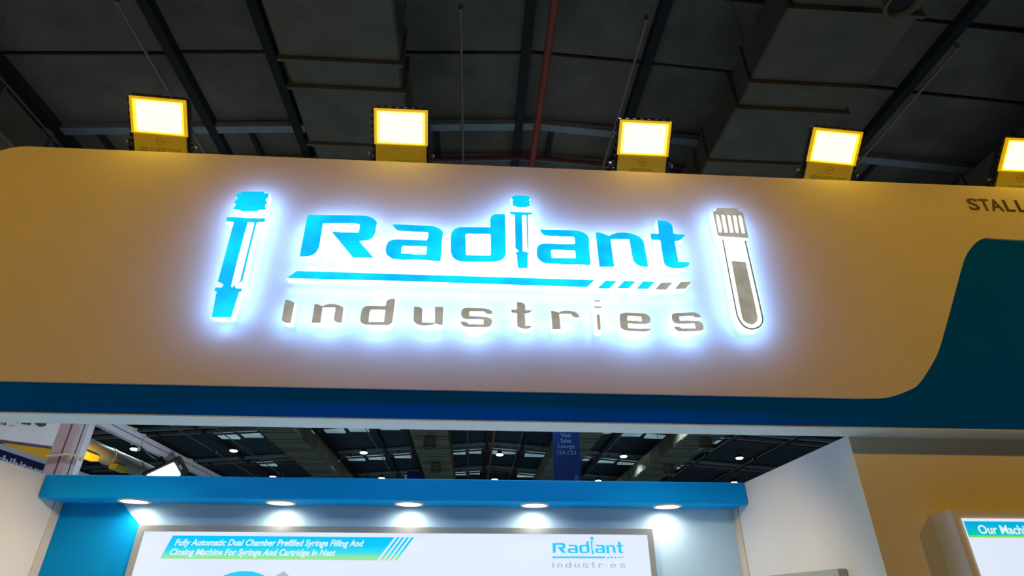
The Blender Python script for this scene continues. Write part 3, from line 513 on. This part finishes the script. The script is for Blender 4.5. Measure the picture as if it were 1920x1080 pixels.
# ------------------------------------------------------------------ yellow floodlights leaning over the fascia
def floodlight(x, roll, yaw, label, big, ring_x=0.17, extra=None):
    t = empty('yellow_floodlight', (x, 3.11, 4.175), label, 'floodlight', 'yellow floodlights along the fascia top')
    # local frame: u across, v up the plate, w outwards
    tilt = math.atan2(0.69, 0.72)
    F = Matrix.Rotation(tilt, 4, 'X') @ Matrix.Rotation(roll, 4, 'Y')   # XZ plate leaning towards the aisle
    def put(name, bm, m, parent=t, **kw):
        bmesh.ops.transform(bm, matrix=F, verts=bm.verts)
        return mesh_obj(name, bm, m, parent, **kw)
    # housing with a cooling-fin edge
    b = box(-0.185, 0.185, 0.012, 0.05, 0.0, 0.425, bevel=0.012)
    put('housing', b, M['black_metal'])
    b = bmesh.new()
    for i in range(13):
        u = -0.17 + i * 0.34 / 12
        add_box(b, u - 0.004, u + 0.004, 0.05, 0.075, 0.02, 0.405)
    for i in range(9):
        v = 0.04 + i * 0.044
        for s in (-1, 1): add_box(b, s * 0.189 - 0.006, s * 0.189 + 0.006, 0.014, 0.04, v - 0.012, v + 0.012)
    for i in range(7):
        u = -0.15 + i * 0.05
        add_box(b, u - 0.014, u + 0.014, 0.014, 0.04, 0.424, 0.432)
    put('cooling_fins', b, M['black_metal'], kind='stuff')
    put('cover_plate', box(-0.168, 0.168, 0.004, 0.014, 0.008, 0.182, bevel=0.002, seg=1), M['cover_plate'])
    # lit window: reflector tray, rows of chips, rim
    b = bmesh.new()
    for a in ((-0.176, -0.158, 0.184, 0.415), (0.158, 0.176, 0.184, 0.415), (-0.158, 0.158, 0.184, 0.192), (-0.158, 0.158, 0.398, 0.415)):
        add_box(b, a[0], a[1], 0.0, 0.014, a[2], a[3])
    put('window_rim', b, M['led_rim'])
    put('reflector', box(-0.158, 0.158, 0.009, 0.013, 0.192, 0.398), M['led_panel'])
    b = bmesh.new()
    for r in range(9):
        v = 0.211 + r * 0.0212
        add_box(b, -0.139, 0.139, 0.004, 0.0088, v - 0.0085, v + 0.0085)
    put('led_rows', b, M['led'], kind='stuff')
    # yoke bracket and side bolts
    b = bmesh.new()
    for s in (-1, 1):
        add_box(b, s * 0.203 - 0.004, s * 0.203 + 0.004, 0.01, 0.035, -0.03, 0.14)
    add_box(b, -0.207, 0.207, 0.01, 0.035, -0.034, -0.028)
    put('bracket', b, M['black_metal'])
    for s in (-1, 1):
        b = tube((s * 0.196, 0.022, 0.12), (s * 0.222, 0.022, 0.12), 0.011, 10)
        put('bolt', b, M['steel'])
    # print on the cover plate
    def plate_text(s, size, u, v, width):
        me = text_mesh(s, size, depth=0.0006, width=width)
        me.transform(F @ Matrix.Translation((u, 0.0035, v)) @ FRONT)
        me.materials.clear(); me.materials.append(M['plate_print']); link(bpy.data.objects.new('lettering', me), t)
    if big == 2: plate_text('LED FLOOD LIGHT', 0.04, -0.128, 0.072, 0.262)
    elif big == 1: plate_text('LED FLOOD LIGHT', 0.022, -0.075, 0.083, 0.15)
    else: plate_text('LED FLOOD LIGHT', 0.024, -0.075, 0.072, 0.2)
    if ring_x is not None:
        b = bmesh.new(); n = 24
        c = [[b.verts.new((rr * math.cos(2*math.pi*i/n), yy, 0.142 + rr * math.sin(2*math.pi*i/n))) for i in range(n)] for rr, yy in ((0.026, 0.0032), (0.0235, 0.0032), (0.0235, 0.0045), (0.026, 0.0045))]
        for j in range(4):
            A, B = c[j], c[(j + 1) % 4]
            for i in range(n): b.faces.new((A[i], A[(i+1) % n], B[(i+1) % n], B[i]))
        put('round_mark', b, M['plate_print'])
        plate_text('LED', 0.016, -0.013, 0.137, 0.026)
    t.rotation_euler = (0, 0, yaw)
    return t
floodlight(-2.128, 0.045, 0.0, 'yellow lit floodlight at the left end of the fascia top', 2)
floodlight(-0.555, 0.0, 0.0, 'yellow lit floodlight above the letter a of the sign, second from left', 0, None)
floodlight(1.083, 0.0, 0.0, 'yellow lit floodlight above the letter t of the sign, third from left', 1)
floodlight(2.405, 0.05, 0.0, 'yellow lit floodlight right of the test tube emblem, fourth from left', 2)
floodlight(3.815, 0.0, 0.0, 'yellow lit floodlight cut by the right picture edge above the stall wording', 0)

# ------------------------------------------------------------------ pelmet with downlights
pel = empty('pelmet', (-0.5, 4.56, 2.295), 'blue pelmet box across the back wall top holding round downlights', 'pelmet')
pel_b = mesh_obj('pelmet_box', box(WL + 0.002 + 0.5, WR - 0.002 + 0.5, 0.0, YB - 4.56 - 0.006, 0.0, 0.158, bevel=0.012, seg=3), M['pelmet_blue'], pel)
for i, x in enumerate((-2.50, -1.44, -0.485, 0.469, 1.503)):
    t = empty('downlight', (x, 4.69, 2.295), 'lit round downlight under the blue pelmet, ' + ('leftmost of five, above the blue wall area', 'second from the left, above the cyan screen header', 'middle one of five', 'second from the right, above the small screen logo', 'rightmost of five, beyond the screen corner')[i], 'downlight', 'round downlights under the blue pelmet')
    b = bmesh.new(); nn = 28
    c = [[b.verts.new((rr * math.cos(2*math.pi*k/nn), rr * math.sin(2*math.pi*k/nn), zz)) for k in range(nn)] for rr, zz in ((0.112, 0.0), (0.108, -0.010), (0.092, -0.010), (0.088, 0.0))]
    for j in range(4):
        A, B = c[j], c[(j + 1) % 4]
        for k in range(nn): b.faces.new((A[k], A[(k+1) % nn], B[(k+1) % nn], B[k]))
    mesh_obj('ring', b, M['wall_white'], t)
    mesh_obj('lens', tube((0, 0, -0.001), (0, 0, -0.007), 0.0925, 28), M['downlight'], t)
    d = bpy.data.lights.new('downlight_beam', 'SPOT'); d.energy = 11; d.spot_size = 3.1; d.spot_blend = 1.0; d.shadow_soft_size = 0.03; d.color = (1.0, 0.87, 0.70)
    lo = bpy.data.objects.new('downlight_beam', d); lo.location = (0, 0.055, -0.012); link(lo, t)

# ------------------------------------------------------------------ lit display on the back wall
def frame_mesh(x0, x1, z0, z1, y0, y1, w):
    return [[(x0, z0), (x1, z0), (x1, z1), (x0, z1)], [(x0 + w, z0 + w), (x1 - w, z0 + w), (x1 - w, z1 - w), (x0 + w, z1 - w)]], y0, y1
tv = empty('wall_display', (-0.535, 4.85, 0.9), 'large lit white display in a grey frame on the back wall', 'display')
ox, oz, oy = -0.535, 0.9, 4.85
c, a, b_ = frame_mesh(-2.462, 1.392, 0.9, 2.138, 4.776 - oy, 4.8495 - oy, 0.042)
plate('frame', c, a, b_, M['frame_grey'], tv, ox=ox, oz=oz, smooth=False)
mesh_obj('screen', box(-2.42 - ox, 1.35 - ox, 4.790 - oy, 4.84 - oy, 0.942 - oz, 2.096 - oz), M['screen'], tv)
def flat(name, pts, m, parent=tv, y=4.789, lab=None, O=(ox, oy, oz), smooth=False):
    o = plate(name, [pts], y - O[1] - 0.0008, y - O[1] + 0.0009, m, parent, ox=O[0], oz=O[2], smooth=smooth)
    if lab: o['label'] = lab
    return o
flat('header_band', [(-2.206, 2.069), (-0.585, 2.067), (-0.70, 1.909), (-2.256, 1.914)], M['header'], lab='cyan to green header band')
for i in range(4):
    x = -0.565 + i * 0.0355
    flat('header_stripe', [(x, 2.067), (x + 0.019, 2.067), (x - 0.095, 1.909), (x - 0.114, 1.909)], M['header'])
flat('blue_disc', [(-1.635 + 0.36 * math.cos(i * math.pi / 24), 1.475 + 0.36 * math.sin(i * math.pi / 24)) for i in range(48)], M['screen_cyan'], lab='large cyan disc printed on the screen')
flat('machine_picture', [(-1.36, 1.835), (-1.30, 1.79), (-1.22, 1.77), (-1.22, 1.45), (-1.50, 1.45), (-1.50, 1.77), (-1.42, 1.80)], M['screen_grey'], lab='pale grey machine tip')
for s, x, z, w in (('Fully Automatic Dual Chamber Prefilled Syringe Filling And', -2.178, 2.003, 1.37), ('Closing Machine For Syringe And Cartridge In Nest', -2.196, 1.938, 1.19)):
    text('lettering', s, 0.06, M['screen_text'], at(x - ox, 4.7868 - oy, z - oz), tv, width=w, shear=0.25, bold=0.0016, depth=0.0006)
# the small printed logo repeats the sign
kx = (1.153 - 0.626) / (T['t'][0][13][0] - T['R'][0][28][0])
for key, m in (('R', 'screen_cyan'), ('a1', 'screen_cyan'), ('d', 'screen_cyan'), ('i_barrel', 'screen_cyan'), ('a2', 'screen_cyan'), ('n', 'screen_cyan'), ('t', 'screen_cyan'), ('bar', 'screen_cyan'),
               ('dash0', 'screen_cyan'), ('dash1', 'screen_cyan'), ('dash2', 'screen_cyan'), ('dash3', 'screen_grey'), ('dash4', 'screen_grey'),
               ('I', 'screen_grey'), ('n2', 'screen_grey'), ('d2', 'screen_grey'), ('u', 'screen_grey'), ('s1', 'screen_grey'), ('t2', 'screen_grey'), ('r', 'screen_grey'), ('i2_strip', 'screen_grey'), ('e', 'screen_grey'), ('s2', 'screen_grey')):
    plate('logo_letter' if 'bar' != key and 'dash' not in key else 'logo_bar', T[key], 4.7875 - oy, 4.7895 - oy, M[m], tv, ox=T['R'][0][28][0], oz=T['R'][0][28][1], k=kx, dx=0.626 - ox, dz=1.966 - oz)
flat('logo_dot', [(0.916 + 0.013 * math.cos(i * math.pi / 10), 2.068 + 0.013 * math.sin(i * math.pi / 10)) for i in range(20)], M['screen_cyan'], y=4.7885)

# grey framed display on the right wall
rt = empty('side_display', (WR, 4.0, 0.9), 'grey framed display on the white right wall, only its top edge showing', 'display')
mesh_obj('frame', box(-0.055, -0.0005, 3.485 - 4.0, 4.62 - 4.0, 0, 0.895, bevel=0.004, seg=1), M['frame_grey'], rt)
mesh_obj('screen', box(-0.058, -0.0552, 3.525 - 4.0, 4.58 - 4.0, 0.04, 0.855), M['screen'], rt)

# ------------------------------------------------------------------ cabinet with lit panel at the right
cb = empty('display_cabinet', (3.1, 3.15, 0.0), 'white wall cabinet at the right carrying a lit machine list panel', 'cabinet')
mesh_obj('cabinet_body', box(2.425 - 3.1, 3.9 - 3.1, 2.992 - 3.15, -0.0005, 0.0, 2.037, bevel=0.002, seg=1), M['white_paint'], cb)
mesh_obj('lit_panel', box(2.467 - 3.1, 3.8 - 3.1, 2.984 - 3.15, 2.9915 - 3.15, 0.6, 1.997), M['screen'], cb, label='lit white panel')
flat('header_band', [(2.4672, 1.983), (3.8, 1.983), (3.8, 1.908), (2.4672, 1.908)], M['header_side'], cb, y=2.983, O=(3.1, 3.15, 0.0), lab='cyan to green header band')
text('lettering', 'Our Machines', 0.058, M['screen_text'], at(2.528 - 3.1, 2.9815 - 3.15, 1.925), cb, width=0.325, bold=0.0012, depth=0.0005)

# ------------------------------------------------------------------ neighbouring structures seen above the left wall
def sbox(o_name, label, cat, parts, loc):
    t = empty(o_name, loc, label, cat)
    for nme, bm, m in parts: mesh_obj(nme, bm, M[m], t)
    return t
sbox('display_post', 'white grooved aluminium post behind the left wall', 'post',
     [('post_body', box(-0.045, 0.045, -0.045, 0.045, 0, 3.55, bevel=0.004, seg=1), 'alu'), ('groove', box(-0.006, 0.004, -0.047, -0.044, 0, 3.55), 'groove')], (-3.895, 6.05, 0))
sbox('display_post', 'pinkish aluminium post left of the white post', 'post',
     [('post_body', box(-0.095, 0.095, -0.04, 0.04, 0, 3.55, bevel=0.004, seg=1), 'alu_pink'), ('groove', box(0.012, 0.026, -0.042, -0.039, 0, 3.55), 'groove')], (-4.036, 6.04, 0))
sbox('cross_beam', 'white grooved aluminium beam running back from the white post', 'beam',
     [('beam_body', box(-0.035, 0.035, 0, 7.5, 0, 0.118, bevel=0.003, seg=1), 'alu'), ('groove', box(0.0345, 0.036, 0, 7.5, 0.055, 0.064), 'groove'), ('groove', box(-0.004, 0.003, 0, 7.5, -0.001, 0.001), 'groove')], (-3.875, 6.10, 3.24))
# plastic ties
def tie(loc, pts, label):
    t = empty('zip_tie', loc, label, 'tie', 'cream plastic ties on the aluminium frame')
    b = bmesh.new()
    for p, q_ in zip(pts[:-1], pts[1:]): add_tube(b, p, q_, 0.009, 6)
    mesh_obj('band', b, M['tie'], t)
    mesh_obj('tie_head', box(pts[-1][0] - 0.014, pts[-1][0] + 0.014, pts[-1][1] - 0.014, pts[-1][1] + 0.010, pts[-1][2] - 0.03, pts[-1][2] + 0.012), M['tie'], t)
def ring_pts(y0, y1): return [(-0.045, y0, -0.005), (-0.045, y0, 0.125), (0.045, y1, 0.125), (0.045, y1, -0.02), (0.02, y1, -0.03)]
tie((-3.875, 6.45, 3.24), [(-0.045, -0.05, 0.125), (-0.0, 0.15, 0.13), (0.045, 0.32, 0.128)], 'cream tie lying along the beam top, nearest the post')
tie((-3.875, 6.95, 3.24), ring_pts(0.0, 0.05), 'cream tie looped round the beam above the white floodlight')
tie((-3.875, 8.25, 3.24), ring_pts(0.0, 0.05), 'cream tie looped round the beam right of the white floodlight')
tie((-3.97, 6.0, 2.90), [(-0.165, -0.012, -0.012), (0.0, -0.012, 0.008), (0.130, -0.010, -0.004), (0.134, 0.03, -0.012)], 'cream tie strapped round the two posts')
# white floodlight hung under the beam
wf = empty('white_floodlight', (-3.70, 7.55, 3.06), 'small black floodlight with white lit face hung beside the beam', 'floodlight')
nrm = Vector((0.40, -0.72, -0.57)).normalized(); ua = Vector((-0.66, -0.32, -0.68)); ua = (ua - nrm * ua.dot(nrm)).normalized(); va = nrm.cross(ua)
Rw = Matrix((ua, -nrm, va)).transposed().to_4x4()          # local x = long side, -y = lit face
def wput(n_, bm, m):
    bmesh.ops.transform(bm, matrix=Rw, verts=bm.verts); mesh_obj(n_, bm, M[m], wf)
wput('housing', box(-0.16, 0.28, 0.004, 0.06, -0.125, 0.125, bevel=0.012), 'black_metal')
wput('lit_face', box(-0.075, 0.24, -0.004, 0.006, -0.092, 0.092, bevel=0.02, seg=3), 'white_flood')
wput('label_plate', box(-0.125, -0.10, 0.0, 0.006, -0.03, 0.03), 'steel')
mesh_obj('hanger', tube((-0.06, 0.04, 0.02), (-0.17, 0.0, 0.19), 0.014, 8), M['black_metal'], wf)
cu = tube((-3.83, 6.98, 3.22), (-3.83, 7.15, 3.19), 0.008, 6); add_tube(cu, (-3.83, 7.15, 3.19), (-3.84, 7.42, 3.17), 0.008, 6)
tag(mesh_obj('power_cable', cu, M['cable']), 'black cable drooping from the beam tie to the white floodlight', 'cable')
# white banner panel of the neighbouring stall, set at an angle
bn = empty('neighbour_banner', (-4.13, 6.0, 2.986), 'white printed banner board left of the pinkish post', 'banner', None, (0, 0, math.atan2(0.27, 0.36)))
mesh_obj('board', box(-1.6, 0.0, 0.0, 0.04, 0.0, 0.75), M['banner_white'], bn)
mesh_obj('lower_edge', box(-1.6, 0.0, -0.003, 0.043, -0.018, 0.0), M['groove'], bn)
for s, size, x, z, w in (('PMEC', 0.30, -0.52, 0.174, 0.41), ('T', 0.045, -0.085, 0.222, 0.022), ('M', 0.045, -0.058, 0.222, 0.030), ('informa ...', 0.05, -0.62, 0.135, 0.28)):
    text('lettering', s, size, M['dark_print'], at(x, -0.0015, z), bn, width=w, depth=0.0008, bold=0.006 if size > 0.2 else 0.0008)
# navy banner above the left wall
nb = empty('exhibitor_banner', (-5.32, 7.0, 2.55), 'navy banner with white exhibitors wording above the left wall', 'banner')
mesh_obj('cloth', box(-0.02, 0.0, -0.8, 1.8, 0.0, 0.63), M['banner_blue'], nb)
mesh_obj('top_edge', box(-0.03, 0.012, -0.8, 1.8, 0.61, 0.665), M['alu'], nb)
for s_, y_, w_ in (('e', -0.34, 0.075), ('exhibitors', -0.215, 0.955)):
    me = text_mesh(s_, 0.135, depth=0.001, width=w_, bold=0.003)
    me.transform(Matrix.Translation((0.002, y_, 0.47)) @ Matrix(((0, 0, 1, 0), (1, 0, 0, 0), (0, 1, 0, 0), (0, 0, 0, 1))))
    me.materials.clear(); me.materials.append(M['banner_text']); link(bpy.data.objects.new('lettering', me), nb)
# shiny round duct lit yellow, far left, with fittings
yd = empty('silver_duct', (-13.6, 14, 6.55), 'round silver duct lit yellow, beyond the white beam', 'duct')
mesh_obj('duct_pipe', tube((0, 0, 0), (0, 16, 0), 0.30, 20), M['silver'], yd, smooth=True)
for i in range(8):
    mesh_obj('duct_collar', tube((0, 0.8 + i * 2, 0), (0, 0.92 + i * 2, 0), 0.325, 20), M['silver'], yd)
for i in range(4):
    mesh_obj('air_grille', box(0.05, 0.33, 3.0 + i * 2.0, 3.8 + i * 2.0, -0.42, -0.24), M['cover_plate'], yd)
lamp('neighbour_yellow_flood', 'SPOT', (-12.3, 20.5, 5.0), 330, (1.0, 0.62, 0.10), (-13.7, 20.5, 6.55), 0.2, 2.2, 0.6)
lamp('beam_fill_spot', 'SPOT', (-1.6, 5.4, 2.2), 130, (0.80, 0.88, 1.0), (-4.1, 7.0, 3.4), 0.1, 1.5, 0.6)  # unseen spot added to brighten the beam, posts and banner
lamp('neighbour_yellow_flood', 'SPOT', (-9.8, 10.6, 2.8), 45, (1.0, 0.72, 0.25), (-9.6, 12.5, 4.2), 0.2, 2.6, 0.6)
# yellowish backdrop of the next stall behind the navy banner
ns = empty('neighbour_stall', (-9.0, 12.5, 0), 'dim yellow lit stall walls far behind the navy banner', 'stall')
mesh_obj('stall_wall', box(-5.0, 0.4, 0.0, 0.12, 0, 5.2), M['cover_plate'], ns)
for i in range(5):
    mesh_obj('stall_upright', box(-4.6 + i * 0.95, -4.38 + i * 0.95, -0.10, -0.0005, 0, 5.19), M['purlin'], ns)
mesh_obj('header_board', box(-5.0, 0.4, -0.14, 0.12, 5.2, 5.5), M['banner_white'], ns)

# hanging banners far in the hall
hb = empty('hanging_banner', (3.13, 20, 5.1), 'tall dark blue hanging banner with pale wording, seen through the gap', 'banner')
mesh_obj('cloth', box(-0.46, 0.46, -0.01, 0.01, 0, 2.2), M['banner_blue2'], hb)
mesh_obj('pale_corner', box(0.22, 0.36, -0.014, -0.0102, 0.0, 0.42), M['banner_bright'], hb, label='brighter blue patch')
for s, z in (('Visit', 1.69), ('Sales', 1.50), ('Lounge', 1.31), ('15A.C01', 1.09)):
    text('lettering', s, 0.2, M['banner_dim'], at(0.0, -0.0125, z), hb, align='CENTER', depth=0.001)
h2 = bmesh.new()
for s in (-1, 1): add_tube(h2, (s * 0.3, 0, 2.2), (s * 0.3, 0, roof_z(3.13 + s * 0.3) + 0.118 - 5.1), 0.008, 6)
mesh_obj('hanging_wires', h2, M['rod'], hb)
sb = empty('small_banner', (-3.82, 40, 8.6), 'small blue hanging banner far back, low in the gap', 'banner')
mesh_obj('cloth', box(-0.62, 0.62, -0.01, 0.01, 0, 0.95), M['banner_blue2'], sb)
h2 = bmesh.new()
for s in (-1, 1): add_tube(h2, (s * 0.5, 0, 0.95), (s * 0.5, 0, 2.1), 0.01, 6)
mesh_obj('hanging_wires', h2, M['rod'], sb)

# loose cable ends on the fascia top
for x, nm in ((-0.33, 'short pale cable end on the fascia top beside the second floodlight'), (0.82, 'short pale cable end on the fascia top left of the third floodlight')):
    b = tube((x - 0.05, 3.0, 4.150), (x, 2.985, 4.158), 0.006, 6); add_tube(b, (x, 2.985, 4.158), (x + 0.035, 2.98, 4.152), 0.006, 6)
    tag(mesh_obj('cable_end', b, M['alu']), nm, 'cable')
